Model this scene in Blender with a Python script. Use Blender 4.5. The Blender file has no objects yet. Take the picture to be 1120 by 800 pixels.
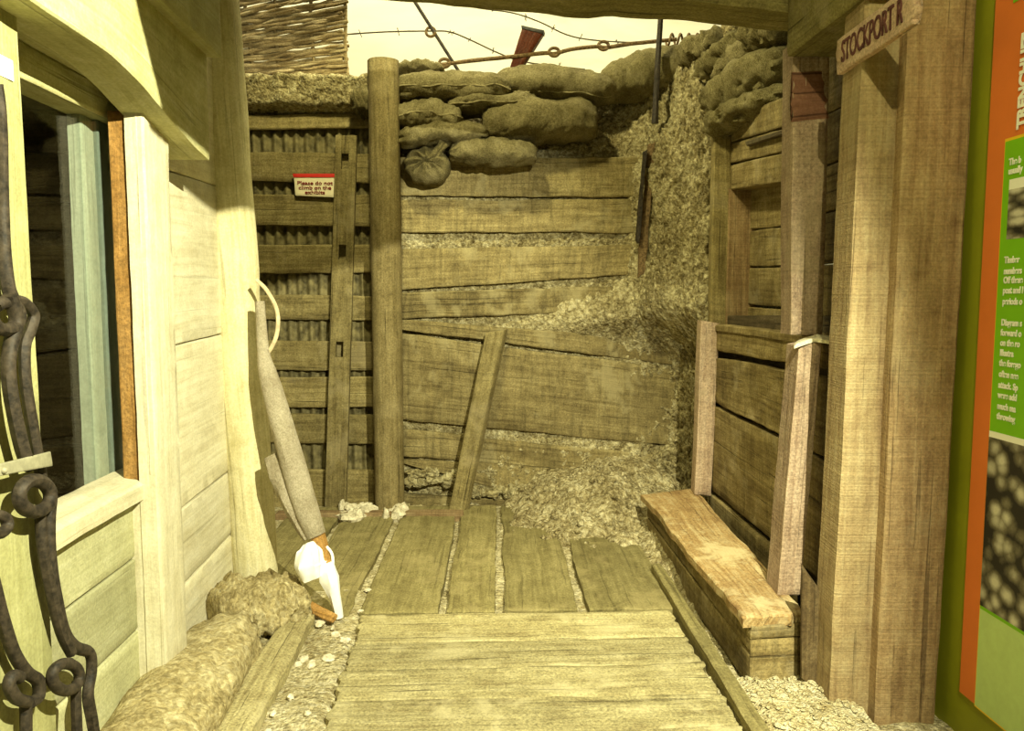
import bpy, bmesh, math, random
from mathutils import Vector, Matrix, noise
V = Vector
random.seed(7)
sc = bpy.context.scene
COL = sc.collection
sc.view_settings.view_transform = 'Standard'
sc.view_settings.look = 'None'
sc.view_settings.gamma = 1.0
sc.view_settings.use_curve_mapping = False
sc.view_settings.exposure = 0.0

# ------------------------------------------------------------------ camera
F = 850.0
PIT = math.atan(75 / 850.0)
YAW = math.atan(35 / 850.0 * math.cos(PIT))
cam = bpy.data.objects.new('camera', bpy.data.cameras.new('camera'))
COL.objects.link(cam)
cam.location = (0, 0, 1.5)
cam.rotation_euler = (math.pi / 2 - PIT, 0, -YAW)
cam.data.sensor_width = 36
cam.data.lens = F / 1120 * 36
cam.data.clip_start = 0.02
sc.camera = cam
CP = V((0, 0, 1.5))
_r = V((math.cos(YAW), -math.sin(YAW), 0))
_f = V((math.sin(YAW) * math.cos(PIT), math.cos(YAW) * math.cos(PIT), -math.sin(PIT)))
_u = _r.cross(_f)
def ray(px, py): return _r * (px - 560) + _u * (400 - py) + _f * F
def UX(px, py, X): d = ray(px, py); return CP + d * (X / d.x)
def UY(px, py, Y): d = ray(px, py); return CP + d * (Y / d.y)
def UZ(px, py, Z): d = ray(px, py); return CP + d * ((Z - 1.5) / d.z)
def UP(px, py, p, n):
    d = ray(px, py); return CP + d * ((p - CP).dot(n) / d.dot(n))
RWN = V((1, 0, 0))
def UR(px, py, off=0.0):                       # on the right revetment plane, pushed outward by off
    return UP(px, py, V((1.40, 3.18, 0)) + RWN * off, RWN)

def nz(x, y, z=0.0): return noise.noise(V((x, y, z)))
def fb(v, o=4): return noise.fractal(v, 0.9, 2.1, o)
def sm(a, b, x):
    t = min(1, max(0, (x - a) / (b - a))); return t * t * (3 - 2 * t)

# ------------------------------------------------------------------ materials
class NT:
    def __init__(s, name):
        s.m = bpy.data.materials.new(name); s.m.use_nodes = True
        s.t = s.m.node_tree; s.n = s.t.nodes; s.l = s.t.links
        s.bs = s.n['Principled BSDF']
    def node(s, typ, **kw):
        nd = s.n.new(typ)
        for k, v in kw.items():
            if k.startswith('_'): setattr(nd, k[1:], v)
            else:
                key = int(k[1:]) if (k[0] == 'i' and k[1:].isdigit()) else k
                if hasattr(v, 'is_output') or isinstance(v, bpy.types.NodeSocket): s.l.new(v, nd.inputs[key])
                else: nd.inputs[key].default_value = v
        return nd
    def noise(s, vec, scale, detail=6, rough=.6, dist=0):
        return s.node('ShaderNodeTexNoise', Vector=vec, Scale=scale, Detail=detail, Roughness=rough, Distortion=dist).outputs['Fac']
    def vmul(s, vec, v): return s.node('ShaderNodeVectorMath', _operation='MULTIPLY', i0=vec, i1=v).outputs[0]
    def math(s, op, a, b=0.0, clamp=False): return s.node('ShaderNodeMath', _operation=op, _use_clamp=clamp, i0=a, i1=b).outputs[0]
    def ramp(s, fac, stops):
        nd = s.node('ShaderNodeValToRGB', Fac=fac); cr = nd.color_ramp
        while len(cr.elements) < len(stops): cr.elements.new(0.5)
        for e, (p, c) in zip(cr.elements, stops):
            e.position = p; e.color = (c, c, c, 1) if isinstance(c, (int, float)) else (*c, 1)
        return nd.outputs[0]
    def mix(s, fac, a, b, mode='MIX'):
        nd = s.n.new('ShaderNodeMix'); nd.data_type = 'RGBA'; nd.blend_type = mode
        for i, v in ((0, fac), (6, a), (7, b)):
            if isinstance(v, bpy.types.NodeSocket): s.l.new(v, nd.inputs[i])
            elif isinstance(v, tuple): nd.inputs[i].default_value = (*v, 1)
            else: nd.inputs[i].default_value = v
        return nd.outputs[2]
    def bump(s, h, strength=.5, dist=.01):
        b = s.node('ShaderNodeBump', Strength=strength, Distance=dist, Height=h)
        s.l.new(b.outputs[0], s.bs.inputs['Normal'])
    def fin(s, col, rough=.8, spec=.25):
        if isinstance(col, tuple): s.bs.inputs['Base Color'].default_value = (*col, 1)
        else: s.l.new(col, s.bs.inputs['Base Color'])
        s.bs.inputs['Roughness'].default_value = rough
        s.bs.inputs['Specular IOR Level'].default_value = spec
        return s.m

def wood(name, c0, c1, c2, mud=.35, mudc=(.36, .30, .17), saw=0.0, rough=.8, crack=.75, bump=.6, gs=1.0, drip=0.0, spk=.6):
    t = NT(name)
    tc = t.node('ShaderNodeTexCoord'); oi = t.node('ShaderNodeObjectInfo')
    off = t.node('ShaderNodeCombineXYZ', X=t.math('MULTIPLY', oi.outputs['Random'], 37.0), Y=t.math('MULTIPLY', oi.outputs['Random'], 91.0)).outputs[0]
    uv = t.node('ShaderNodeVectorMath', _operation='ADD', i0=tc.outputs['UV'], i1=off).outputs[0]
    ob = t.node('ShaderNodeVectorMath', _operation='ADD', i0=tc.outputs['Object'], i1=off).outputs[0]
    g = t.noise(t.vmul(uv, (2.2 * gs, 42 * gs, 1)), 1, 7, .62, .4)
    b = t.noise(t.vmul(uv, (.9, 6, 1)), 1, 5, .6, 1.0)
    f = t.noise(t.vmul(ob, (1, 1, 1)), 95, 3, .7)
    mt = t.noise(ob, 9, 8, .7, .5)
    s = t.math('ADD', t.math('ADD', t.math('MULTIPLY', g, .36), t.math('MULTIPLY', b, .28)), t.math('MULTIPLY', mt, .36))
    col = t.ramp(s, [(.36, c0), (.5, c1), (.64, c2)])
    tint = t.ramp(oi.outputs['Random'], [(0, .82), (1, 1.12)])
    col = t.mix(1.0, col, tint, 'MULTIPLY')
    ck = t.ramp(t.noise(t.vmul(uv, (1.1, 52, 1)), 1, 4, .5, .6), [(.30, 0.0), (.37, 1.0)])
    col = t.mix(t.math('MULTIPLY', t.math('SUBTRACT', 1.0, ck), crack), col, tuple(x * .35 for x in c0))
    if saw:
        sw = t.noise(t.vmul(uv, (130, .7, 1)), 1, 2, .5)
        col = t.mix(saw, col, t.ramp(sw, [(.35, .55), (.65, 1.35)]), 'MULTIPLY')
    if drip:
        dr = t.noise(t.vmul(uv, (22, 2.2, 1)), 1, 6, .7, 1.2)
        col = t.mix(drip, col, t.ramp(dr, [(.36, .35), (.5, 1.0), (.64, 1.45)]), 'MULTIPLY')
    col = t.mix(spk, col, t.ramp(f, [(.32, .42), (.68, 1.5)]), 'MULTIPLY')
    mk = t.ramp(t.noise(ob, 3.2, 9, .68, .3), [(.54, 0.0), (.62, 1.0)])
    col = t.mix(t.math('MULTIPLY', mk, mud), col, mudc)
    h = t.math('ADD', t.math('ADD', t.math('MULTIPLY', g, .7), t.math('MULTIPLY', ck, .6)), t.math('MULTIPLY', f, .35))
    if saw: h = t.math('ADD', h, t.math('MULTIPLY', sw, .3))
    t.bump(h, bump, .012)
    return t.fin(col, rough, .2)

def soil(name, cd, cm, cl, peb=60, rough=.95, bump=.9, pale=(.6, .55, .38), palef=.5):
    t = NT(name)
    o = t.node('ShaderNodeTexCoord').outputs['Object']
    n1 = t.noise(o, 5, 10, .7, .3); n2 = t.noise(o, 34, 6, .7, .5)
    vo = t.node('ShaderNodeTexVoronoi', Vector=o, Scale=peb, Randomness=1.0)
    s = t.math('ADD', t.math('MULTIPLY', n1, .4), t.math('MULTIPLY', n2, .6))
    col = t.ramp(s, [(.39, cd), (.5, cm), (.60, cl)])
    col = t.mix(.45, col, t.ramp(vo.outputs['Color'], [(.1, .45), (.9, 1.5)]), 'MULTIPLY')
    pk = t.ramp(t.noise(o, 22, 8, .75, .8), [(.58, 0.0), (.66, 1.0)])
    col = t.mix(t.math('MULTIPLY', pk, palef), col, pale)
    h = t.math('ADD', t.math('MULTIPLY', n2, 1.0), t.math('MULTIPLY', t.math('SUBTRACT', 1.0, vo.outputs['Distance']), .5))
    t.bump(h, bump, .03)
    return t.fin(col, rough, .1)

def hessian(name, cd, cl, weave=260, mud=.35, mudc=(.38, .33, .19), spk=.7):
    t = NT(name)
    tc = t.node('ShaderNodeTexCoord'); uv = tc.outputs['UV']; o = tc.outputs['Object']
    w1 = t.node('ShaderNodeTexWave', Vector=uv, Scale=weave / 6.3, Distortion=1.5, _bands_direction='X').outputs['Fac']
    w2 = t.node('ShaderNodeTexWave', Vector=uv, Scale=weave / 6.3, Distortion=1.5, _bands_direction='Y').outputs['Fac']
    w = t.math('MULTIPLY', w1, w2)
    n = t.noise(o, 7, 8, .65); n2 = t.noise(o, 60, 4, .7)
    col = t.ramp(t.math('ADD', t.math('MULTIPLY', n, .6), t.math('MULTIPLY', n2, .4)), [(.36, cd), (.62, cl)])
    col = t.mix(.6, col, t.ramp(w, [(0, .5), (.7, 1.4)]), 'MULTIPLY')
    col = t.mix(spk, col, t.ramp(t.noise(o, 120, 3, .7), [(.34, .62), (.66, 1.32)]), 'MULTIPLY')
    mk = t.ramp(t.noise(o, 5, 9, .7), [(.53, 0.0), (.68, 1.0)])
    col = t.mix(t.math('MULTIPLY', mk, mud), col, mudc)
    t.bump(t.math('ADD', t.math('ADD', t.math('MULTIPLY', w, .3), n2), t.math('MULTIPLY', n, .9)), .9, .012)
    return t.fin(col, .95, .1)

def plain(name, c, rough=.6, var=.25, sc_=30, spec=.3, metal=0.0, c2=None, bump=.2):
    t = NT(name)
    o = t.node('ShaderNodeTexCoord').outputs['Object']
    n = t.noise(o, sc_, 6, .65)
    if c2 is None: c2 = tuple(min(1, x * (1 + var)) for x in c)
    col = t.ramp(n, [(.35, tuple(x * (1 - var) for x in c)), (.65, c2)])
    t.bump(n, bump, .004)
    t.bs.inputs['Metallic'].default_value = metal
    return t.fin(col, rough, spec)

W_back = wood('back_plank_wood', (.085, .06, .022), (.23, .18, .075), (.35, .285, .13), mud=.55, mudc=(.36, .305, .155), saw=0, drip=.42, crack=.6)
W_slat = wood('slat_wood', (.09, .065, .022), (.21, .165, .065), (.33, .27, .12), mud=.3, drip=.25)
W_post = wood('round_post_wood', (.10, .075, .025), (.20, .155, .065), (.32, .26, .12), mud=.15)
W_cream = wood('bleached_wood', (.50, .44, .27), (.66, .61, .42), (.78, .74, .56), mud=.12, mudc=(.5, .44, .24), crack=.25, bump=.25, spk=.2)
W_cream2 = wood('panel_wood', (.30, .29, .15), (.40, .39, .22), (.50, .49, .31), mud=.25, mudc=(.36, .34, .18), crack=.25, bump=.3, spk=.3)
W_olive = wood('header_wood', (.29, .265, .105), (.45, .425, .20), (.58, .56, .33), mud=.2, crack=.4, bump=.35, spk=.25)
W_log = wood('pale_log_wood', (.42, .36, .17), (.64, .58, .34), (.76, .71, .48), mud=.2, mudc=(.52, .45, .22), crack=.4, bump=.35, spk=.25)
W_right = wood('sawn_brown_timber', (.15, .088, .040), (.29, .195, .095), (.42, .31, .165), mud=.25, saw=.3, crack=.6, spk=.35)
W_tan = wood('sawn_tan_timber', (.21, .135, .065), (.37, .27, .135), (.50, .40, .22), mud=.3, saw=.3, crack=.5, spk=.35)
W_jamb = wood('greenish_jamb_wood', (.20, .19, .075), (.30, .29, .13), (.40, .39, .20), mud=.12, crack=.4, bump=.3, spk=.25)
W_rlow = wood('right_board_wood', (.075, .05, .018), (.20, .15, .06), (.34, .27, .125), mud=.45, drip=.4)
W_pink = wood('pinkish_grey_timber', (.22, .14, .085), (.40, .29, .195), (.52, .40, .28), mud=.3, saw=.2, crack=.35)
W_rdark = wood('dark_brown_board', (.045, .028, .012), (.10, .068, .03), (.17, .125, .06), mud=.2)  # darker brown variant of the right board wood
W_bench = wood('bench_top_wood', (.17, .09, .035), (.36, .24, .10), (.55, .44, .24), mud=.75, mudc=(.55, .46, .26))
W_floor = wood('walkway_wood', (.17, .13, .055), (.35, .30, .145), (.50, .44, .24), mud=.6, mudc=(.50, .44, .25), crack=.65, spk=.75)
W_floor2 = wood('trench_end_boards', (.12, .095, .035), (.22, .185, .075), (.34, .29, .13), mud=.4, mudc=(.36, .30, .14), crack=.35)
W_beam = wood('overhead_beam_wood', (.10, .08, .03), (.19, .16, .055), (.28, .24, .095), mud=.25)
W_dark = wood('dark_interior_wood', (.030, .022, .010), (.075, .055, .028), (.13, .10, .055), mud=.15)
W_sign = wood('sign_board_wood', (.30, .20, .13), (.44, .31, .21), (.55, .42, .29), mud=.2, crack=.5)
W_pale = wood('splintered_pale_wood', (.5, .44, .28), (.68, .62, .44), (.8, .75, .58), mud=.1)
W_green = wood('pale_green_paint', (.17, .20, .14), (.24, .28, .20), (.30, .34, .25), mud=.1, crack=.3, bump=.2, spk=.2)
W_teal = wood('dull_teal_paint', (.08, .11, .085), (.12, .155, .12), (.16, .20, .16), mud=.1, crack=.2, bump=.2, spk=.2)
W_orange = wood('orange_pine', (.22, .11, .025), (.34, .185, .05), (.44, .26, .09), mud=.05, crack=.2)
W_rifle = wood('varnished_stock_wood', (.05, .012, .006), (.10, .025, .010), (.16, .05, .02), mud=.15, rough=.4)
W_wattle = wood('wattle_wood', (.09, .055, .022), (.27, .20, .09), (.50, .42, .24), mud=.2)
S_wall = soil('earth_wall', (.10, .072, .026), (.35, .29, .145), (.62, .55, .33), 55)
S_floor = soil('trench_floor_earth', (.28, .22, .10), (.50, .43, .24), (.70, .63, .42), 70, palef=.6, pale=(.85, .80, .64))
S_heap = soil('crumbled_earth', (.12, .088, .033), (.36, .295, .15), (.62, .55, .34), 60)
S_chip = soil('wood_chip_litter', (.38, .30, .14), (.60, .52, .30), (.78, .72, .50), 110, pale=(.92, .88, .7), palef=.6)
S_chip2 = soil('tan_plaster_infill', (.20, .15, .06), (.40, .34, .175), (.60, .53, .31), 45)
S_mudbag = soil('mud_caked_sacking', (.20, .155, .065), (.36, .295, .145), (.52, .45, .26), 70, bump=.4, palef=.3)
S_thatch = soil('knobbly_parapet', (.12, .10, .045), (.42, .37, .21), (.64, .60, .40), 30)
H_bag = hessian('sandbag_hessian', (.10, .08, .03), (.27, .225, .105))
H_bag2 = hessian('sandbag_hessian_pale', (.13, .105, .045), (.33, .28, .14))
H_mud = hessian('sandbag_hessian_muddy', (.13, .105, .045), (.30, .255, .12), mud=.7)
H_canvas = hessian('rifle_canvas', (.42, .35, .23), (.66, .58, .42), weave=420, mud=.2, spk=.3)
M_seam = plain('bag_seam_stitching', (.30, .255, .13), .9)
M_iron = plain('dark_rusty_iron', (.022, .017, .011), .65, .5, 45, .3, 0.0, c2=(.055, .041, .026), bump=.6)
M_rust = plain('rusty_rod', (.11, .065, .028), .8, .5, 60, .2, c2=(.22, .145, .065), bump=.5)
M_wire = plain('barbed_wire', (.06, .045, .02), .7)
M_strap = plain('strap_metal', (.26, .245, .16), .5, .2, 30, .4)
M_white = plain('white_cloth', (.92, .92, .90), .9, .06)
M_leather = plain('pale_sling_webbing', (.55, .45, .27), .8)
M_steel = plain('butt_plate_steel', (.03, .025, .02), .45, .4, 40, .5)
M_paper = plain('cream_sign_card', (.80, .72, .50), .6, .04)
M_red = plain('red_sign_band', (.60, .03, .02), .5, .08)
M_text = plain('dark_red_lettering', (.20, .02, .02), .7, .1)
M_carve = plain('carved_brown_lettering', (.10, .035, .03), .9, .3)
M_cor = plain('corrugated_iron', (.10, .08, .03), .7, .5, 14, .3, c2=(.24, .20, .09), bump=.4)
M_gwall = plain('olive_green_paint', (.27, .28, .014), .55, .06, 6, .3, bump=.05)
M_orange = plain('orange_print', (.72, .185, .035), .5, .03, 8, .3, bump=0)
M_lime = plain('lime_print', (.20, .50, .008), .5, .03, 8, .3, bump=0)
M_plime = plain('pale_lime_print', (.50, .66, .24), .5, .05, 20, .3, bump=0)
M_yel = plain('yellow_edge_print', (.85, .55, .02), .5, .02, 8, .3, bump=0)
M_prtxt = plain('white_print', (.92, .92, .80), .5, .02, 8, .3, bump=0)
M_stone = plain('plaster_lump', (.62, .54, .36), .95, .3, 40, .1, c2=(.85, .78, .58), bump=.8)

def photo_mat(name, scale, stretch, dark=.02, light=.62):
    t = NT(name)
    o = t.node('ShaderNodeTexCoord').outputs['Object']
    vo = t.node('ShaderNodeTexVoronoi', Vector=t.vmul(o, stretch), Scale=scale, _feature='F1')
    n = t.noise(o, scale * .35, 6, .7)
    s = t.math('ADD', t.math('SUBTRACT', 1.0, vo.outputs['Distance']), t.math('SUBTRACT', n, .5))
    return t.fin(t.ramp(s, [(.25, (dark, dark * .9, dark * .7)), (.5, (.17, .15, .10)), (.85, (light, light * .95, light * .75))]), .5, .3)
M_ph1 = photo_mat('sepia_sandbag_print', 22, (1, .5, 1.6))
M_ph2 = photo_mat('monochrome_photo_print', 17, (1, 1, 1.1))

t = NT('painted_sky')
o = t.node('ShaderNodeTexCoord').outputs['Object']
M_sky = t.fin(t.ramp(t.noise(t.vmul(o, (.5, 1, 1.3)), 1.1, 7, .55, .4), [(.34, (.60, .57, .44)), (.45, (.80, .77, .62)), (.6, (.88, .85, .72))]), 1, 0)
t = NT('window_glass')
tr = t.node('ShaderNodeBsdfTransparent'); gl = t.node('ShaderNodeBsdfGlossy', Roughness=.02); mx = t.node('ShaderNodeMixShader', i0=.05); t.l.new(tr.outputs[0], mx.inputs[1]); t.l.new(gl.outputs[0], mx.inputs[2])
t.l.new(mx.outputs[0], t.n['Material Output'].inputs['Surface']); M_glass = t.m

# ------------------------------------------------------------------ mesh builder
class MB:
    def __init__(s): s.v = []; s.f = []; s.uv = []
    def add(s, v, f, uv):                       # uv: one per vertex
        n = len(s.v); s.v += v; s.uv += uv
        s.f += [tuple(i + n for i in q) for q in f]; return s
    def slab(s, a, b, c, d, ext, nu=None, nv=8, wav=.004, rag=.006, ch=.006, face=.003, seed=None, low=None, top=None):
        """board whose front face is a-b-c-d (grain runs a to b); ext = vector to the back face"""
        seed = random.random() * 100 if seed is None else seed
        ext = V(ext); L = ((b - a).length + (c - d).length) / 2; W = ((d - a).length + (c - b).length) / 2
        nu = nu or max(6, min(70, int(L / .03)))
        n = ext.normalized(); wd = (d - a).normalized(); ld = (b - a).normalized()
        e = min(.25, ch / max(W, 1e-4)); e2 = min(.25, ch / max(L, 1e-4))
        ts = [0, e] + [e + (1 - 2 * e) * k / nv for k in range(1, nv)] + [1 - e, 1]
        ss = [0, e2] + [e2 + (1 - 2 * e2) * k / nu for k in range(1, nu)] + [1 - e2, 1]
        vs, uv = [], []; R, Cn = len(ss), len(ts)
        for si, q in enumerate(ss):
            w0 = wav * (nz(q * L * 2.2, seed, 1) + .6 * nz(q * L * 9, seed, 2)); w1 = wav * (nz(q * L * 2.2, seed, 7) + .6 * nz(q * L * 9, seed, 8))
            if low: w1 += low(q)
            if top: w0 += top(q)
            for ti, p in enumerate(ts):
                P = a.lerp(b, q).lerp(d.lerp(c, q), p)
                P = P + wd * (w0 * (1 - p) + w1 * p)
                P = P + ld * (rag * (nz(p * W * 30, seed, 3) * max(0, 1 - q * 8) + nz(p * W * 30, seed, 5) * max(0, 1 - (1 - q) * 8)))
                dep = face * (nz(q * L * 3, p * W * 30, seed) + .5 * nz(q * L * 14, p * W * 60, seed))
                if si in (0, R - 1) or ti in (0, Cn - 1): dep += ch * .8
                vs.append(P + n * dep); uv.append((q * L + seed, p * W + seed))
        fs = [(i * Cn + j, i * Cn + j + 1, (i + 1) * Cn + j + 1, (i + 1) * Cn + j) for i in range(R - 1) for j in range(Cn - 1)]
        bd = [j for j in range(Cn)] + [i * Cn + Cn - 1 for i in range(1, R)] + [(R - 1) * Cn + j for j in range(Cn - 2, -1, -1)] + [i * Cn for i in range(R - 2, 0, -1)]
        k0 = len(vs)
        for i in bd:
            vs.append(vs[i] + ext); uv.append((uv[i][0], uv[i][1] + ext.length))
        m = len(bd)
        for k in range(m): fs.append((bd[k], bd[(k + 1) % m], k0 + (k + 1) % m, k0 + k))
        # back face as strips
        def bi(i, j):
            return k0 + bd.index(i * Cn + j)
        for i in range(R - 1): fs.append((bi(i, 0), bi(i + 1, 0), bi(i + 1, Cn - 1), bi(i, Cn - 1)) if True else None)
        # the end rows between first and last vertex are closed as polygons
        fs.append(tuple(k0 + bd.index(j) for j in range(Cn))); fs.append(tuple(k0 + bd.index((R - 1) * Cn + j) for j in range(Cn)))
        return s.add(vs, fs, uv)
    def tube(s, pts, rad, seg=10, smooth=4, rough=0.0, seed=None, flat=1.0):
        seed = random.random() * 100 if seed is None else seed
        if smooth > 1 and len(pts) > 2:
            q, rr = [], []
            R = rad if isinstance(rad, (list, tuple)) else [rad] * len(pts)
            for i in range(len(pts) - 1):
                p0 = pts[max(0, i - 1)]; p1 = pts[i]; p2 = pts[i + 1]; p3 = pts[min(len(pts) - 1, i + 2)]
                for k in range(smooth):
                    x = k / smooth
                    q.append(.5 * ((2 * p1) + (p2 - p0) * x + (2 * p0 - 5 * p1 + 4 * p2 - p3) * x * x + (3 * p1 - p0 - 3 * p2 + p3) * x ** 3))
                    rr.append(R[i] * (1 - x) + R[i + 1] * x)
            q.append(pts[-1]); rr.append(R[-1]); pts, rad = q, rr
        rad = rad if isinstance(rad, (list, tuple)) else [rad] * len(pts)
        vs, uv, fs = [], [], []; ln = 0; up = None
        for i, p in enumerate(pts):
            t = (pts[min(i + 1, len(pts) - 1)] - pts[max(i - 1, 0)])
            t = t.normalized() if t.length > 1e-9 else V((0, 0, 1))
            if up is None: up = t.orthogonal().normalized()
            up = (up - t * up.dot(t)); up = up.normalized() if up.length > 1e-6 else t.orthogonal().normalized()
            sd = t.cross(up)
            if i: ln += (p - pts[i - 1]).length
            for k in range(seg):
                a = 2 * math.pi * k / seg
                r = rad[i] * (1 + rough * fb(V((math.cos(a) * 1.3, math.sin(a) * 1.3, ln * 3 + seed)), 4))
                vs.append(p + up * math.cos(a) * r + sd * math.sin(a) * r * flat)
                uv.append((ln + seed, abs(k / seg - .5) * 2 * math.pi * rad[i] + seed))
        n = len(pts)
        for i in range(n - 1):
            for k in range(seg): fs.append((i * seg + k, i * seg + (k + 1) % seg, (i + 1) * seg + (k + 1) % seg, (i + 1) * seg + k))
        fs.append(tuple(range(seg))); fs.append(tuple((n - 1) * seg + k for k in range(seg)))
        return s.add(vs, fs, uv)
    def grid(s, fn, nu, nv, uvs=(1, 1)):
        vs = [fn(i / nu, j / nv) for i in range(nu + 1) for j in range(nv + 1)]
        uv = [(i / nu * uvs[0], j / nv * uvs[1]) for i in range(nu + 1) for j in range(nv + 1)]
        fs = [(i * (nv + 1) + j, i * (nv + 1) + j + 1, (i + 1) * (nv + 1) + j + 1, (i + 1) * (nv + 1) + j) for i in range(nu) for j in range(nv)]
        return s.add(vs, fs, uv)
    def lump(s, c, rx, ry, rz, amp=.35, seed=None, n=10, fr=1.6):
        seed = random.random() * 100 if seed is None else seed
        vs, uv, fs = [], [], []
        for i in range(n + 1):
            th = math.pi * i / n
            for k in range(2 * n):
                ph = math.pi * k / n
                d = V((math.sin(th) * math.cos(ph), math.sin(th) * math.sin(ph), math.cos(th)))
                r = 1 + amp * fb(d * fr + V((seed, 0, 0)), 4)
                vs.append(c + V((d.x * rx, d.y * ry, d.z * rz)) * r); uv.append((k * .02, i * .02))
        for i in range(n):
            for k in range(2 * n): fs.append((i * 2 * n + k, i * 2 * n + (k + 1) % (2 * n), (i + 1) * 2 * n + (k + 1) % (2 * n), (i + 1) * 2 * n + k))
        return s.add(vs, fs, uv)
    def build(s, name, mat, parent=None, sharp=40, origin=None):
        if parent is not None: org = parent.location.copy() if parent.parent is None else parent.parent.location + parent.location
        elif origin is not None: org = V(origin)
        else:
            xs = [p.x for p in s.v]; ys = [p.y for p in s.v]; zs = [p.z for p in s.v]
            org = V(((min(xs) + max(xs)) / 2, (min(ys) + max(ys)) / 2, min(zs)))
        me = bpy.data.meshes.new(name)
        me.from_pydata([p - org for p in s.v], [], s.f)
        ul = me.uv_layers.new(name='UVMap')
        for lp in me.loops: ul.data[lp.index].uv = s.uv[lp.vertex_index]
        bm = bmesh.new(); bm.from_mesh(me)
        bmesh.ops.remove_doubles(bm, verts=bm.verts, dist=1e-6)
        bmesh.ops.recalc_face_normals(bm, faces=bm.faces)
        bm.to_mesh(me); bm.free()
        for p in me.polygons: p.use_smooth = True
        me.set_sharp_from_angle(angle=math.radians(sharp))
        me.materials.append(mat)
        ob = bpy.data.objects.new(name, me); COL.objects.link(ob)
        if parent is not None: ob.parent = parent; ob.location = (0, 0, 0)
        else: ob.location = org
        return ob

def tag(o, label=None, cat=None, group=None, kind=None):
    if label: o['label'] = label
    if cat: o['category'] = cat
    if group: o['group'] = group
    if kind: o['kind'] = kind
    return o
def thing(name, loc, label, cat, group=None):
    o = bpy.data.objects.new(name, None); COL.objects.link(o); o.empty_display_size = .05
    o.location = loc; return tag(o, label, cat, group)
def struct(o): o['kind'] = 'structure'; return o
def box(p0, p1):                                # plain shell box for the room
    m = MB(); x0, y0, z0 = p0; x1, y1, z1 = p1
    v = [V((x, y, z)) for x in (x0, x1) for y in (y0, y1) for z in (z0, z1)]
    return m.add(v, [(0, 1, 3, 2), (4, 5, 7, 6), (0, 1, 5, 4), (2, 3, 7, 6), (0, 2, 6, 4), (1, 3, 7, 5)], [(p.y + p.x, p.z) for p in v])
def YB(q, Y, ext=(0, .03, 0), **k):             # board facing the camera at distance Y, q = four picture corners
    a, b, c, d = [UY(x, y, Y) for x, y in q]; return MB().slab(a, b, c, d, ext, **k)
def XB(q, X, ext, **k):
    a, b, c, d = [UX(x, y, X) for x, y in q]; return MB().slab(a, b, c, d, ext, **k)
def RB(q, off, th=.03, **k):
    a, b, c, d = [UR(x, y, off) for x, y in q]; return MB().slab(a, b, c, d, RWN * th, **k)
def text(body, size, mtx, mat, parent, name='lettering', ext=.0015, off=0.0, align='LEFT', sx=1.0):
    cu = bpy.data.curves.new('tmp', 'FONT'); cu.body = body; cu.size = size; cu.extrude = ext; cu.offset = off; cu.align_x = align
    tmp = bpy.data.objects.new('tmp', cu); COL.objects.link(tmp)
    dg = bpy.context.evaluated_depsgraph_get()
    me = bpy.data.meshes.new_from_object(tmp.evaluated_get(dg))
    bpy.data.objects.remove(tmp); bpy.data.curves.remove(cu)
    me.transform(Matrix.Diagonal((sx, 1, 1, 1)))
    me.transform(Matrix.Translation(-parent.location) @ mtx)
    me.materials.clear(); me.materials.append(mat)
    o = bpy.data.objects.new(name, me); COL.objects.link(o); o.parent = parent
    return o
def frame(o, x, y):                              # matrix from an origin and two axes
    x = V(x).normalized(); z = x.cross(V(y)).normalized(); y = z.cross(x)
    return Matrix(((x.x, y.x, z.x, o[0]), (x.y, y.y, z.y, o[1]), (x.z, y.z, z.z, o[2]), (0, 0, 0, 1)))

# ================================================================== SETTING
def gfloor(u, v):
    x = -2.6 + u * 4.6; y = .3 + v * 6.2
    z = -.035 + .02 * fb(V((x * 3, y * 3, 0)), 4) + .008 * fb(V((x * 16, y * 16, 5)), 3)
    if x < -.5: z += .03 * sm(-.5, -.6, x) * (1 if y < 3.9 else .3)
    return V((x, y, z))
struct(MB().grid(gfloor, 190, 250).build('floor', S_floor, origin=(0, 0, 0), sharp=180))
struct(box((-7, 7.6, -.2), (7, 7.7, 7)).build('wall_back', M_sky, origin=(0, 7.6, 0)))

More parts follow.
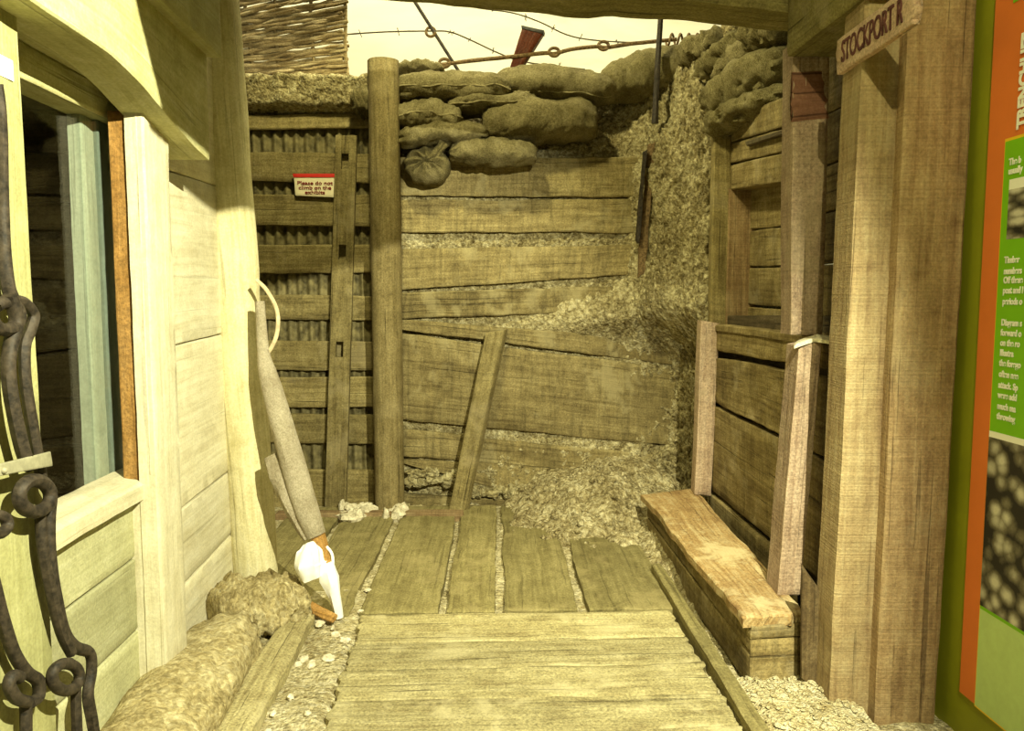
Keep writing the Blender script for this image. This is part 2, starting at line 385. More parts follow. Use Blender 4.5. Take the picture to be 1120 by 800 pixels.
# earth face of the trench end: a path in plan that swings round to the right-hand revetment
PU = [V((-2.3, 5.72)), V((1.05, 5.70)), V((1.2, 5.58)), V((1.36, 5.28)), V((1.46, 5.02)), V((1.56, 4.98)), V((2.3, 5.15))]
PL = [V((-2.3, 5.72)), V((1.40, 5.70)), V((1.50, 5.60)), V((1.56, 5.30)), V((1.56, 5.05)), V((1.64, 5.0)), V((2.3, 5.15))]
KS = [0, .60, .67, .78, .88, .93, 1]
def along(P, s):
    for i in range(6):
        if s <= KS[i + 1] + 1e-9:
            return P[i].lerp(P[i + 1], (s - KS[i]) / (KS[i + 1] - KS[i]))
    return P[-1]
def earth(u, v):
    z = v / .86 * 3.02 if v < .86 else 3.02
    k = sm(1.0, 1.55, z); p = along(PL, u).lerp(along(PU, u), k)
    x, y = p.x, p.y
    lean = max(0, z - 2.42) * .45; y += lean * sm(-.7, -.5, x)
    bl = .13 * math.exp(-((x - .95) / .42) ** 2 - ((z - 1.36 - .1 * (x - .9)) / .14) ** 2) + .10 * math.exp(-((x - 1.25) / .3) ** 2 - ((z - 1.3) / .35) ** 2)
    bl += .04 * sm(1.0, .2, z) * sm(-.7, .2, x)
    if x < -.62: bl += .18 * sm(2.76, 2.84, z)
    if v >= .86:
        w = (v - .86) / .14; y += w * 1.0
        z += .05 * math.sin(w * 3.14) + .10 * sm(.2, 1.3, x)
    rough = 1.0 + 1.3 * sm(1.0, 1.3, x)
    d = .016 * rough * fb(V((x * 7, y * 7, z * 7)), 5) + .011 * rough * noise.noise(V((x * 26, y * 26, z * 26))) + .01 * rough * noise.noise(V((x * 55, y * 55, z * 40)))
    d += .045 * sm(1.05, 1.3, x) * noise.noise(V((x * 5, y * 5, z * 3.2)))
    if x < -.62 and z > 2.7: d += .03 * noise.noise(V((x * 15, y * 15, z * 15)))
    tx = .6 * sm(1.05, 1.3, x)
    return V((x - (bl + d) * tx, y - bl - d, z + .6 * d))
struct(MB().grid(earth, 330, 260).build('wall_end', S_wall, origin=(0, 5.7, 0), sharp=180))

# left facade
XL = -1.21
zs = [UX(183, 583, XL).z, UX(190, 650, XL).z, UX(194, 712, XL).z]
sillz = UX(179, 515, -1.17).z
wl = struct(thing('wall_left', (XL, 2.4, 0), None, None))
tops = [sillz - .005, zs[0] - .006, zs[1] - .006]; bots = [zs[0], zs[1], -.05]
for a, b in zip(tops, bots):
    MB().slab(V((XL, 1.2, a)), V((XL, 3.1, a)), V((XL, 3.1, b)), V((XL, 1.2, b)), (-.05, 0, 0), nv=10, wav=.002, face=.002).build('panel_board', W_cream2, wl)
# recessed boards beside the log, seams climbing to the right
yy0, yy1 = 3.0, 3.95
for z0, z1 in ((2.75, 2.0), (1.994, 1.30), (1.294, .62), (.612, .30), (.292, -.05)):
    MB().slab(V((-1.24, yy0, z0)), V((-1.24, yy1, z0 + .03)), V((-1.24, yy1, z1 + .03)), V((-1.24, yy0, z1)), (-.05, 0, 0), wav=.003).build('recessed_board', W_cream, wl)
MB().slab(V((-1.26, 1.2, 3.1)), V((-1.26, 3.95, 3.1)), V((-1.26, 3.95, 2.42)), V((-1.26, 1.2, 2.42)), (-.05, 0, 0)).build('upper_board', W_olive, wl)
# inside of the dugout
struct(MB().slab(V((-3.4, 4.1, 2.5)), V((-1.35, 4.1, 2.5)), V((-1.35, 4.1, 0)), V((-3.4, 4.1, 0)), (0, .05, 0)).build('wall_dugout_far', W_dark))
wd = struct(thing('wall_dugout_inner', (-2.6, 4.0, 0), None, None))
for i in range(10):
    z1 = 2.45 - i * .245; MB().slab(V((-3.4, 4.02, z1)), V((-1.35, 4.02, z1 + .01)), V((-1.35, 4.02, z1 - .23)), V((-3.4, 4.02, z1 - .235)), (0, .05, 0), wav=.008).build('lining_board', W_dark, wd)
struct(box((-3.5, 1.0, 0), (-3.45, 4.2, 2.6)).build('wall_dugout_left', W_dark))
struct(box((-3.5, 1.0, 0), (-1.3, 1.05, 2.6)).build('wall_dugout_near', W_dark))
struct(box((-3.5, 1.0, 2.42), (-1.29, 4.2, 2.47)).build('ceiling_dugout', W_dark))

# window
Yw0 = UX(30, 120, -1.16).y; Yw1 = UX(163, 300, -1.12).y + .012
w1 = struct(thing('window_1', (-1.25, (Yw0 + Yw1) / 2, sillz), None, None))
zh = UX(135, 130, -1.2).z
# sill with rounded nose
MB().slab(V((-1.17, 1.6, sillz)), V((-1.17, 3.02, sillz)), V((-1.31, 3.02, sillz + .025)), V((-1.31, 1.6, sillz + .025)), (0, 0, -.05), nv=6, wav=.003, ch=.012).build('window_sill', W_cream, w1)
# header layers
MB().slab(V((-1.20, 1.4, zh + .20)), V((-1.20, 3.0, zh + .20)), V((-1.20, 3.0, zh + .10)), V((-1.20, 1.4, zh + .10)), (-.14, 0, 0), wav=.002).build('window_header', W_olive, w1)
MB().slab(V((-1.25, 1.4, zh + .10)), V((-1.25, 3.0, zh + .10)), V((-1.25, 3.0, zh)), V((-1.25, 1.4, zh)), (-.10, 0, 0), wav=.002).build('window_header_lip', W_olive, w1)
MB().slab(V((-1.19, 1.4, zh + .5)), V((-1.19, 3.0, zh + .5)), V((-1.19, 3.0, zh + .19)), V((-1.19, 1.4, zh + .19)), (-.14, 0, 0), wav=.002).build('window_header', W_olive, w1)
# orange edge and pale green stile behind it, both uprights inside the opening
MB().slab(V((-1.24, Yw1, zh + .02)), V((-1.24, Yw1, sillz)), V((-1.187, Yw1, sillz)), V((-1.187, Yw1, zh + .02)), (0, .03, 0), wav=.002, ch=.003).build('window_edge_strip', W_orange, w1)
ya = UX(96, 300, -1.31).y; yb = UX(124, 300, -1.31).y
MB().slab(V((-1.31, ya, zh + .1)), V((-1.31, ya, sillz - .1)), V((-1.31, yb + .1, sillz - .1)), V((-1.31, yb + .1, zh + .1)), (-.04, 0, 0), wav=.002).build('inner_stile', W_green, w1)
MB().slab(V((-1.295, yb - .10, zh + .1)), V((-1.295, yb - .10, sillz - .1)), V((-1.295, yb + .1, sillz - .1)), V((-1.295, yb + .1, zh + .1)), (-.03, 0, 0), wav=.002).build('inner_stile', W_teal, w1)
box((-1.262, Yw0 - .1, sillz - .0), (-1.258, Yw1 + .2, zh + .05)).build('window_pane', M_glass, w1)

# right green wall
XW = UY(1050, 400, 2.62).x + .012
struct(box((XW, -.4, -.05), (XW + .08, 2.9, 3.2)).build('wall_right', M_gwall, origin=(XW, 1.2, 0)))

# ================================================================== LEFT THINGS
o = tag(XB([(-70, -60), (-70, 850), (66, 850), (15, -60)], -1.14, (-.12, 0, 0), nv=10, wav=.003).build('door_jamb', W_jamb),
        'pale greenish upright board at left picture edge carrying the iron pickets', 'post')
o = tag(box((-1.139, UX(-5, 75, -1.138).y, UX(10, 87, -1.138).z), (-1.136, UX(13.5, 75, -1.138).y, UX(10, 65, -1.138).z)).build('paper_label', M_white),
        'small blank white label stuck on the pale upright at the left edge', 'label')
fp = thing('frame_post', (-1.13, 2.9, 0), 'bright cream window post between the dugout window and the log', 'post')
pY0 = UX(163, 300, -1.12).y; pY1 = UX(190, 300, -1.12).y; pX = -1.12
MB().slab(V((pX, pY0, 2.35)), V((pX, pY0, -.02)), V((pX, pY1, -.02)), V((pX, pY1, 2.35)), (-.055, 0, 0), nv=8, wav=.002, ch=.008).build('post_body', W_cream, fp)
MB().slab(V((pX - .05, pY0 + .004, sillz)), V((pX - .05, pY0 + .004, -.02)), V((pX - .05, pY1 - .004, -.02)), V((pX - .05, pY1 - .004, sillz)), (-.06, 0, 0), nv=4, wav=.001).build('post_back', W_cream, fp)
MB().slab(V((-1.185, pY0 + .006, 2.35)), V((-1.185, pY0 + .006, sillz + .01)), V((-1.128, pY0 - .004, sillz + .01)), V((-1.128, pY0 - .004, 2.35)), (0, .1, 0), nv=6, wav=.002, ch=.016).build('edge_moulding', W_cream, fp)

lz0 = UX(43, 0, -1.04); lz1 = UX(230, 167, -1.04)
def arch(q): return -.035 * math.sin(q * math.pi) * -1 * .6
zt = UX(228, 52, -1.0).z
ya0 = 1.15; sl = (lz1.z - lz0.z) / (lz1.y - lz0.y)
o = tag(MB().slab(V((-1.04, ya0, zt + .02)), V((-1.04, lz1.y, zt + .02)), V((-1.04, lz1.y, lz1.z)), V((-1.04, ya0, lz0.z + sl * (ya0 - lz0.y))), (-.145, 0, 0), nv=10, wav=.004, low=lambda q: .03 * math.sin(q * 9 - 1.0)).build('lintel_board', W_olive),
        'thick lintel board sagging over the dugout window', 'beam')
o = tag(MB().slab(V((-.99, ya0, zt + .75)), V((-.99, lz1.y + .02, zt + .70)), V((-.99, lz1.y + .02, zt)), V((-.99, ya0, zt + .02)), (-.16, 0, 0), nv=10).build('header_board', W_olive),
        'dark olive board above the lintel, top left beside the log', 'beam')
b0 = UZ(282, 648, 0); t0 = UY(231, 0, b0.y); t0 = b0 + (t0 - b0) * (3.3 / t0.z)
lg = MB().tube([b0.lerp(t0, k / 30) - V((0, 0, .03)) for k in range(31)], [.106 + .022 * min(1, k / 18) for k in range(31)], 40, 1, .06)
tag(lg.build('log_post', W_log), 'thick peeled log post beside the dugout, bright below and dark above', 'post')

# iron screw pickets strapped to the jamb
def PK(pts, X=-1.09): return [UX(x, y, X - .02) for x, y in pts]
def ring(cx, cy, r, X, n=14, a0=0, a1=6.0):
    return [UX(cx + r * math.cos(a0 + (a1 - a0) * k / n), cy + r * math.sin(a0 + (a1 - a0) * k / n), X - .02 + .02 * k / n) for k in range(n + 1)]
pk = thing('screw_picket', UX(60, 700, -1.09), 'long twisted iron barbed-wire picket with ring eyes, strapped to pale upright', 'picket')
MB().tube(PK([(-6, 92), (0, 130), (2, 200), (4, 270), (8, 310), (14, 328)], -1.08), [.017, .015, .015, .015, .016, .016], 12, 5, .15).build('shaft', M_iron, pk)
MB().tube(PK([(14, 328), (28, 332), (37, 345), (33, 362), (27, 380), (28, 420), (36, 470), (42, 505), (46, 530)], -1.09), .014, 12, 5, .15).build('twisted_strand', M_iron, pk)
MB().tube(PK([(10, 322), (18, 350), (12, 375), (9, 400), (13, 440), (24, 490), (33, 512)], -1.07), .016, 12, 5, .15).build('twisted_strand', M_iron, pk)
MB().tube(ring(6, 346, 15, -1.08, 14, -2.4, 3.4), .015, 12, 3, .1).build('ring_eye', M_iron, pk)
MB().tube(ring(38, 543, 17, -1.08, 16, -1.2, 5.4), .017, 12, 3, .1).build('ring_eye', M_iron, pk)
MB().tube(PK([(56, 545), (54, 570), (55, 610), (61, 650), (70, 690), (82, 708), (98, 715), (100, 735), (96, 760), (101, 790), (108, 830)], -1.09), .0155, 12, 5, .15).build('shaft', M_iron, pk)
MB().tube(PK([(44, 560), (46, 595), (54, 640), (66, 690), (78, 715)], -1.085), .014, 12, 5, .15).build('twisted_strand', M_iron, pk)
MB().tube(ring(72, 741, 15, -1.075, 16, -1.6, 5.0), .0145, 12, 3, .1).build('ring_eye', M_iron, pk)
MB().tube(PK([(84, 745), (83, 770), (86, 830)], -1.085), .013, 12, 5, .15).build('twisted_strand', M_iron, pk)
p2 = thing('screw_picket', UX(20, 760, -1.09), 'shorter iron picket at bottom left corner, ending in an open hook', 'picket')
MB().tube(PK([(-14, 610), (0, 668), (14, 712), (28, 735), (41, 745), (42, 762), (32, 770)], -1.085), .0145, 12, 5, .15).build('shaft', M_iron, p2)
MB().tube(PK([(30, 768), (18, 764), (10, 750), (14, 740), (22, 742)], -1.075), .0145, 12, 5, .1).build('ring_eye', M_iron, p2)
MB().tube(PK([(28, 768), (28, 800), (29, 840)], -1.085), .014, 12, 3, .15).build('shaft', M_iron, p2)
MB().tube(ring(-2, 574, 10, -1.07, 12, -2, 3.6), .013, 12, 3, .1).build('ring_eye', M_iron, p2)
st = thing('metal_strap', UX(25, 512, -1.07), 'pale metal strap holding the iron picket to the upright', 'strap')
XB([(-4, 509), (56, 494), (58, 510), (-4, 522)], -1.072, (-.004, 0, 0), wav=.001, rag=0, ch=.002, face=.001).build('band', M_strap, st)
st_b = st.children[0] if st.children else bpy.data.objects['band']
MB().lump(UX(4, 515, -1.071), .008, .008, .008, .05, n=8).build('screw_head', M_strap, st_b)

# ---- sandbag maker
def bag(c0, c1, H, W, name, label, mat=H_bag, up=V((0, 0, 1)), seed=None, bend=.02, pinch=.34, seam=True, wr=.024, group=None, cat='sandbag', sang=-.12, crs=.014):
    seed = random.random() * 100 if seed is None else seed
    ax = (c1 - c0); L = ax.length; ax.normalize(); sd = ax.cross(up).normalized(); uu = sd.cross(ax)
    if sd.y > 0: sd = -sd                        # front side towards the viewer
    c = (c0 + c1) / 2; ns, nt = 44, 36; vs, uv, fs = [], [], []
    def pt(s, th, k=1.0):
        e = 1 - abs(s) ** 3.2
        h = H / 2 * (pinch + (1 - pinch) * max(0, e) ** .55); w = W / 2 * (.62 + .38 * max(0, e) ** .6)
        co, si = math.cos(th), math.sin(th)
        y = math.copysign(abs(co) ** .85, co) * w * k; z = math.copysign(abs(si) ** .85, si) * h * k
        d = wr * fb(V((s * 2.6 + seed, co * 1.1, si * 1.1)), 5) + .011 * abs(s) ** 4 * math.sin(th * 9 + seed) 
        d -= crs * max(0, 1 - abs(noise.noise(V((s * 2.3 + seed * 2, co * .9 + seed, si * .9)))) / .08)
        d += .35 * wr * noise.noise(V((s * 9 + seed, co * 5, si * 5)))
        return c + ax * (s * L / 2 + .02 * nz(th, seed) * abs(s) ** 3) + sd * (y + d * co) + uu * (z + d * si - bend * s * s + bend * .4 * nz(s * 2, seed, 3) * 2)
    for i in range(ns + 1):
        s = -1 + 2 * i / ns
        s = math.copysign(abs(s) ** .85, s)
        for k in range(nt):
            th = 2 * math.pi * k / nt
            vs.append(pt(s, th)); uv.append((s * L / 2, abs(k / nt - .5) * 1.6 * (H + W)))
    for i in range(ns):
        for k in range(nt): fs.append((i * nt + k, i * nt + (k + 1) % nt, (i + 1) * nt + (k + 1) % nt, (i + 1) * nt + k))
    fs.append(tuple(range(nt))); fs.append(tuple(ns * nt + k for k in range(nt)))
    if not seam:
        return tag(MB().add(vs, fs, uv).build(name, mat, sharp=70), label, cat, group)
    t = thing(name, c - V((0, 0, H / 2)), label, cat, group)
    MB().add(vs, fs, uv).build('sack', mat, t, sharp=70)
    sp = [pt(-1 + 2 * k / 26, sang + .22 * nz(k * .2, seed), 1.0) for k in range(27)]
    MB().tube(sp, .005, 6, 2, .5).build('seam', M_seam, t)
    return t
def ybag(x0, y0, x1, y1, th, Y0, Y1, W, label, **k):
    a, b = UY(x0, y0, Y0), UY(x1, y1, Y1); H = th * (Y0 + Y1) / 2 / 850
    return bag(a, b, H, W, 'sandbag', label, group='sandbags stacked over the back planks', **k)

# left foot of the wall
bag(V((-1.07, 1.7, .06)), V((-1.05, 3.22, .07)), .26, .34, 'sandbag', 'long mud-caked sandbag lying along the foot of the pale dugout wall', mat=S_mudbag, seam=False, pinch=.75, wr=.022, bend=.0)
bag(V((-1.18, 3.38, .10)), V((-.86, 3.62, .09)), .24, .42, 'sandbag', 'crumpled muddy sandbag slumped against the foot of the pale log', mat=S_mudbag, seam=False, wr=.05, pinch=.6, crs=.035)
kb = thing('kerb_board', (-.84, 2.7, 0), 'flat muddy kerb board running beside the mud-caked sandbag', 'board')
MB().slab(V((-.92, 1.5, .055)), V((-.90, 3.45, .055)), V((-.77, 3.5, .05)), V((-.77, 1.5, .05)), (0, 0, -.1), nv=6, wav=.012, face=.006, ch=.012).build('plank', W_floor, kb)
lb = MB()
for k in range(16):
    x = random.uniform(-.75, -.55); y = random.uniform(2.5, 3.9); lb.lump(V((x, y, .005)), *(random.uniform(.008, .03) for _ in range(2)), random.uniform(.006, .015), .5, n=6)
tag(lb.build('plaster_crumb', M_stone), 'scattered white plaster crumbs on the earth strip beside the walkway', 'rubble', kind='stuff')
lb = MB().lump(UZ(312, 655, .06), .07, .09, .06, .5, n=12)
tag(lb.build('earth_clod', M_stone), 'pale crumbly clod between the crumpled sandbag and the canvas-wrapped rifle', 'clod')

# canvas wrapped rifle leaning on the log
bt = UZ(372, 676, 0)
rf = thing('wrapped_rifle', bt, 'canvas-wrapped rifle with sling loop leaning on the pale log, white rags at foot', 'rifle')
def RP(x, y):
    k = (676 - y) / (676 - 305); return UY(x, y, bt.y + k * .16)
MB().tube([RP(284, 330), RP(288, 385), RP(293, 410), RP(308, 465), RP(322, 515), RP(336, 560), RP(346, 586)], [.022, .028, .042, .055, .060, .057, .045], 20, 6, .12).build('canvas_cover', H_canvas, rf)
MB().tube([RP(297, 500) + V((0, .05, 0)), RP(306, 520) + V((0, .04, 0)), RP(322, 560) + V((0, .02, 0)), RP(337, 590)], [.05, .060, .045, .02], 16, 6, .3).build('cover_flap', H_canvas, rf)
MB().tube([RP(280, 306), RP(292, 318), RP(303, 340), RP(303, 365), RP(294, 385), RP(286, 390), RP(287, 375)], .010, 8, 6, .05, flat=.6).build('sling', M_leather, rf)
MB().tube([RP(345, 578), RP(352, 600), RP(358, 622), RP(366, 650), RP(371, 674)], [.038, .034, .026, .018, .015], 14, 5, .08, flat=.6).build('wooden_grip', W_orange, rf)
MB().tube([RP(357, 598), RP(363, 606), RP(364, 618), RP(360, 626)], .007, 8, 5).build('trigger_guard', M_white, rf)
MB().tube([RP(358, 615) - V((0, .02, 0)), RP(362, 632) - V((0, .02, 0)), RP(367, 650) - V((0, .02, 0)), RP(371, 675)], [.03, .042, .028, .024], 14, 5, .3).build('white_binding', M_white, rf)
rg = MB().tube([RP(339, 593) - V((0, .02, 0)), RP(341, 600) - V((0, .03, 0)), RP(340, 615) - V((0, .03, 0)), RP(345, 630) - V((0, .03, 0))], [.02, .045, .06, .045], 24, 6, .6)
rg.build('white_rag', M_white, rf)
a, b = UZ(327, 659, .05), UZ(366, 677, .03)
tag(MB().tube([a, a.lerp(b, .5), b], [.03, .027, .022], 10, 4, .2, flat=.6).build('stick', W_orange), 'short brown stick lying on the ground at the foot of the wrapped rifle', 'stick')

# ================================================================== TRENCH END: slatted revetment
cs = MB(); cx0, cx1 = UY(240, 200, 5.70).x, UY(412, 200, 5.70).x
def cor(u, v):
    x = cx0 + (cx1 - cx0) * u; return V((x, 5.685 + .014 * math.sin(x * 2 * math.pi / .075), 2.72 * v))
tag(cs.grid(cor, 170, 4).build('corrugated_sheet', M_cor, sharp=180), 'rusty corrugated iron sheet showing in the gaps behind the slats', 'sheet')
sr = thing('slatted_revetment', UY(330, 560, 5.63), 'revetment of horizontal wooden slats with gaps, left of the round post', 'revetment')
for y0, y1 in ((125, 141), (167, 199), (213, 247), (268, 299), (323, 350), (373, 405), (413, 446), (453, 485), (514, 570)):
    j = random.uniform(-1.5, 1.5)
    YB([(240, y0 - j), (410, y0 + j), (410, y1 + j), (240, y1 - j)], 5.635, (0, .028, 0), wav=.006).build('slat', W_slat, sr)
# slotted upright leaning on the slats
su = thing('slotted_upright', UY(365, 560, 5.52), 'narrow leaning upright with square slots in front of the slats', 'post')
def SU(u, v, Y0=5.52):  # u across, v down
    yt = 148 + v * 414; xl = 367 - 12 * v; xr = 390 - 12 * v
    return UY(xl + (xr - xl) * u, yt, Y0 + .07 * (1 - v))
hol = [(168, 185), (268, 284), (374, 391)]; m = MB()
for u0, u1 in ((0, .3), (.66, 1)):
    m.slab(SU(u0, 0), SU(u0, 1), SU(u1, 1), SU(u1, 0), (0, .045, 0), nv=3, wav=.001, ch=.002)
vv = [0] + [(y - 148) / 414 for h in hol for y in h] + [1]
for i in range(0, 8, 2):
    m.slab(SU(.28, vv[i], 5.521), SU(.28, vv[i + 1], 5.521), SU(.68, vv[i + 1], 5.521), SU(.68, vv[i], 5.521), (0, .043, 0), nv=3, wav=0, rag=0, ch=.001)
m.build('upright', W_slat, su)
sg = thing('warning_sign', UY(344, 215, 5.60), 'small cream card sign with red top band fixed on the slats', 'sign')
YB([(321, 190), (367, 191), (366, 216), (323, 214)], 5.605, (0, .004, 0), wav=0, rag=0, ch=.001, face=0).build('card', M_paper, sg)
YB([(320, 190), (368, 190), (367, 194), (321, 194)], 5.600, (0, .008, 0), wav=0, rag=0, ch=.001, face=0).build('red_band', M_red, sg)
for i, ln in enumerate(('Please do not', 'climb on the', 'exhibits')):
    p = UY(344.5, 202.2 + i * 5.1, 5.602)
    text(ln, .036, frame(p, (1, 0, 0), (0, 0, 1)), M_text, sg, ext=.001, off=.0006, align='CENTER', sx=1.25)

pc = UY(424, 560, 5.42)
m = MB().tube([V((UY(424, 400, 5.42).x, 5.42, -.05 + 3.13 * k / 34)) for k in range(35)], [.104] * 35, 36, 1, .05)
tag(m.build('round_post', W_post), 'tall round wooden post standing alone in the middle of the trench end', 'post')
lb = MB()
for k in range(26):
    p = UY(random.uniform(374, 440), 556, random.uniform(5.15, 5.5)); lb.lump(V((p.x, p.y, .01)), *(random.uniform(.02, .07) for _ in range(2)), random.uniform(.02, .06), .6, n=7)
tag(lb.build('plaster_rubble', M_stone), 'pale lumpy rubble around the foot of the round post', 'rubble', kind='stuff')

# back plank revetment
br = thing('plank_revetment', UY(600, 540, 5.64), 'weathered broad horizontal planks against the earth at the trench end', 'revetment')
PB = [[(438, 172), (700, 172), (700, 216), (438, 214)],
      [(438, 219), (700, 218), (696, 254), (438, 254)],
      [(438, 272), (694, 268), (690, 301), (438, 317)],
      [(438, 320), (700, 312), (700, 340), (438, 349)],
      [(438, 350), (758, 374), (760, 402), (438, 361)],
      [(438, 365), (760, 407), (755, 490), (438, 459)],
      [(438, 470), (756, 502), (756, 526), (438, 499)],
      [(438, 503), (620, 508), (620, 556), (438, 506)],
      [(438, 540), (620, 552), (620, 575), (438, 566)]]
for i, q in enumerate(PB):
    dy = (0, 0, 0, .012, -.01, 0, .005, .01, -.01)[i]
    YB(q, 5.655 + dy, (0, .035, 0), nv=10, wav=.010, rag=.015, face=.005, ch=.008).build('plank', W_back, br)
lb = MB()
for x0, x1, y0, y1, n in ((442, 500, 508, 538, 26), (512, 568, 530, 546, 22), (442, 520, 556, 562, 16)):
    for k in range(n):
        f = random.random(); lb.lump(UY(x0 + (x1 - x0) * f, y0 + (y1 - y0) * (.5 + .45 * (random.random() - .5)) , 5.63), random.uniform(.02, .06), .03, random.uniform(.015, .04), .6, n=7)
tag(lb.build('plaster_infill', S_chip2), 'pale crumbling infill lumps between the lowest planks', 'rubble', kind='stuff')
a, b, c, d = UY(531, 364, 5.55), UY(490, 562, 5.35), UY(506, 568, 5.35), UY(551, 361, 5.55)
tag(MB().slab(a, b, c, d, (.03, .07, 0), nv=5, wav=.003, ch=.006).build('leaning_stake', W_slat), 'short grey stake leaning diagonally against the back planks', 'stake')

# earth heap
def heap(u, v):
    x = -.25 + u * 1.75; y = 3.55 + v * 2.12
    ex = (x - .95) / .95; ey = (y - 5.75) / 1.25
    d = 1 - math.sqrt(ex * ex + ey * ey) + .22 * fb(V((x * 3, y * 3, 2)), 4)
    z = -.05 + .40 * max(0, d) ** .8 if d > 0 else -.05
    rd = 1 - math.sqrt(((x - 1.1) / .22) ** 2 + ((y - 4.5) / 1.0) ** 2); z = max(z, -.05 + .16 * max(0, rd))
    if z > -.045: z += .020 * fb(V((x * 12, y * 12, 1)), 4) + .014 * noise.noise(V((x * 38, y * 38, 1)))
    return V((x, y, z))
tag(MB().grid(heap, 150, 180).build('earth_heap', S_heap, sharp=180), 'heap of crumbled earth spilling across the floor under the back planks', 'earth', kind='stuff')
lb = MB()
for k in range(110):
    x = random.gauss(.8, .4); y = random.uniform(4.6, 5.55)
    if x > 1.05 or x < 0: continue
    z = heap((x + .25) / 1.75, (y - 3.55) / 2.12).z
    if z < -.03: continue
    r = random.uniform(.008, .026); lb.lump(V((x, y, z + .004)), r, r * 1.2, r * .8, .6, n=5)
tag(lb.build('earth_crumb', S_heap), 'small clods strewn over the earth heap', 'earth', kind='stuff')

# floor boards
wk = thing('plank_walkway', (.1, 3.0, 0), 'walkway of pale worn cross planks in the foreground', 'walkway')
ys = [1.6, 1.83, 2.07, 2.31, 2.55, 2.78, 3.02, 3.26, 3.56]
for a, b in zip(ys, ys[1:]):
    j = random.uniform(-.02, .02); MB().slab(V((-.54 - .02 * (a - 2), b - .004 + j, .012)), V((.90, b - .004 - j, .012)), V((.90, a, .012)), V((-.54, a, .012)), (0, 0, -.05), nv=10, wav=.006, rag=.02, face=.006, ch=.006).build('plank', W_floor, wk)
lbs = [(-.97, -.63, 'first long board from the left at the trench end, under the rags'), (-.58, -.205, 'second long board from the left at the trench end, before the round post'),
       (-.17, .07, 'third long board at the trench end, narrow, below the leaning stake'), (.115, .47, 'fourth long board at the trench end, partly under earth'), (.52, .95, 'fifth long board at the trench end, next to the kerb')]
lbs.insert(0, (-1.36, -1.0, 'board at far left of the trench end, beside the wrapped rifle'))
for x0, x1, lab in lbs:
    tl = 5.5
    tag(MB().slab(V((x0, 3.60, .004)), V((x0 + .04, tl, .004)), V((x1 + .04, tl, .004)), V((x1, 3.60, .004)), (0, 0, -.04), nv=8, wav=.012, rag=.02, face=.008, ch=.006).build('floor_board', W_floor2), lab, 'board', 'long floor boards at the trench end')
tag(MB().slab(V((.905, 2.2, .05)), V((.93, 4.1, .05)), V((.985, 4.1, .05)), V((.97, 2.2, .05)), (0, 0, -.1), nv=4, wav=.006, ch=.008).build('kerb_rail', W_floor2), 'narrow kerb rail on the floor in front of the fire step bench', 'rail')
gb = UZ(140 + 230, 568, 0)
tag(MB().slab(V((-1.4, 5.33, .03)), V((-.12, 5.30, .03)), V((-.12, 5.22, .03)), V((-1.4, 5.24, .03)), (0, 0, -.06), nv=4, wav=.01).build('threshold_board', W_right), 'reddish threshold board on the floor before the slatted revetment', 'board')

# ================================================================== SANDBAGS ON THE PARAPET
ybag(432, 97, 558, 99, 34, 5.60, 5.60, .42, 'plump sandbag on the upper left of the stack, just right of round post top', mat=H_bag2, seed=3.1)
ybag(430, 127, 506, 129, 31, 5.56, 5.56, .40, 'short sandbag with pale seam, second below the plump upper left one', mat=H_bag2, seed=8.2)
ybag(436, 151, 534, 145, 25, 5.53, 5.53, .40, 'slim sandbag sloping just above the tied neck bag', seam=False, seed=12.7)
ybag(490, 117, 594, 114, 20, 5.60, 5.62, .40, 'flat thin sandbag wedged in the middle of the stack', mat=H_bag2, seed=21.3)
ybag(528, 136, 650, 130, 44, 5.55, 5.60, .42, 'bulging sandbag at the right end of the middle row, over earth', seam=False, pinch=.7, seed=31.9)
ybag(492, 167, 586, 169, 29, 5.52, 5.54, .40, 'lowest sandbag, lying on top edge of the uppermost plank', seam=False, seed=44.4)
ybag(542, 90, 672, 98, 36, 5.70, 5.72, .44, 'long sandbag on the top row in front of the rifle butt', mat=H_bag2, pinch=.5, sang=-.75, seed=51.5)
ybag(658, 92, 768, 68, 45, 5.74, 5.74, .46, 'large sandbag on the top row tilted up behind the vertical iron rod', mat=H_mud, seam=False, pinch=.5, seed=63.3)
ybag(434, 78, 486, 78, 16, 5.95, 5.95, .40, 'pale sandbag peeping over the back of the stack near post top', mat=H_bag2, seam=False, seed=70.1)
ybag(386, 118, 416, 108, 30, 5.62, 5.62, .40, 'sandbag end squeezed between knobbly parapet and round post', seam=False, seed=80.9)
# tied neck bag: gathered folds
gc = UY(467, 178, 5.50); vs, uv, fs = [], [], []
for i in range(15):
    r = i / 14
    for k in range(48):
        a = 2 * math.pi * k / 48
        rr = .165 * r * (1 + .16 * nz(math.cos(a) * 2, math.sin(a) * 2, 4)); cu_ = V((math.cos(a), math.sin(a), 0)); fold = (.034 * noise.noise(cu_ * 3.3 + V((r * .8, 0, 9))) + .02 * noise.noise(cu_ * 7 + V((r * 2.5, 3, 0)))) * min(1, r * 3)
        vs.append(gc + V((math.cos(a) * rr * .98, -.10 * (1 - r ** 2.2) ** .6 - fold + .04 * math.exp(-(r / .12) ** 2), math.sin(a) * rr * .78 - .02 * r * r))); uv.append((rr, a * .16))
for i in range(14):
    for k in range(48): fs.append((i * 48 + k, i * 48 + (k + 1) % 48, (i + 1) * 48 + (k + 1) % 48, (i + 1) * 48 + k))
rim = [14 * 48 + k for k in range(48)]; n0 = len(vs)
for i in rim: vs.append(vs[i] + V((0, .12, 0))); uv.append(uv[i])
for k in range(48): fs.append((rim[k], rim[(k + 1) % 48], n0 + (k + 1) % 48, n0 + k))
fs.append(tuple(n0 + k for k in range(48)))
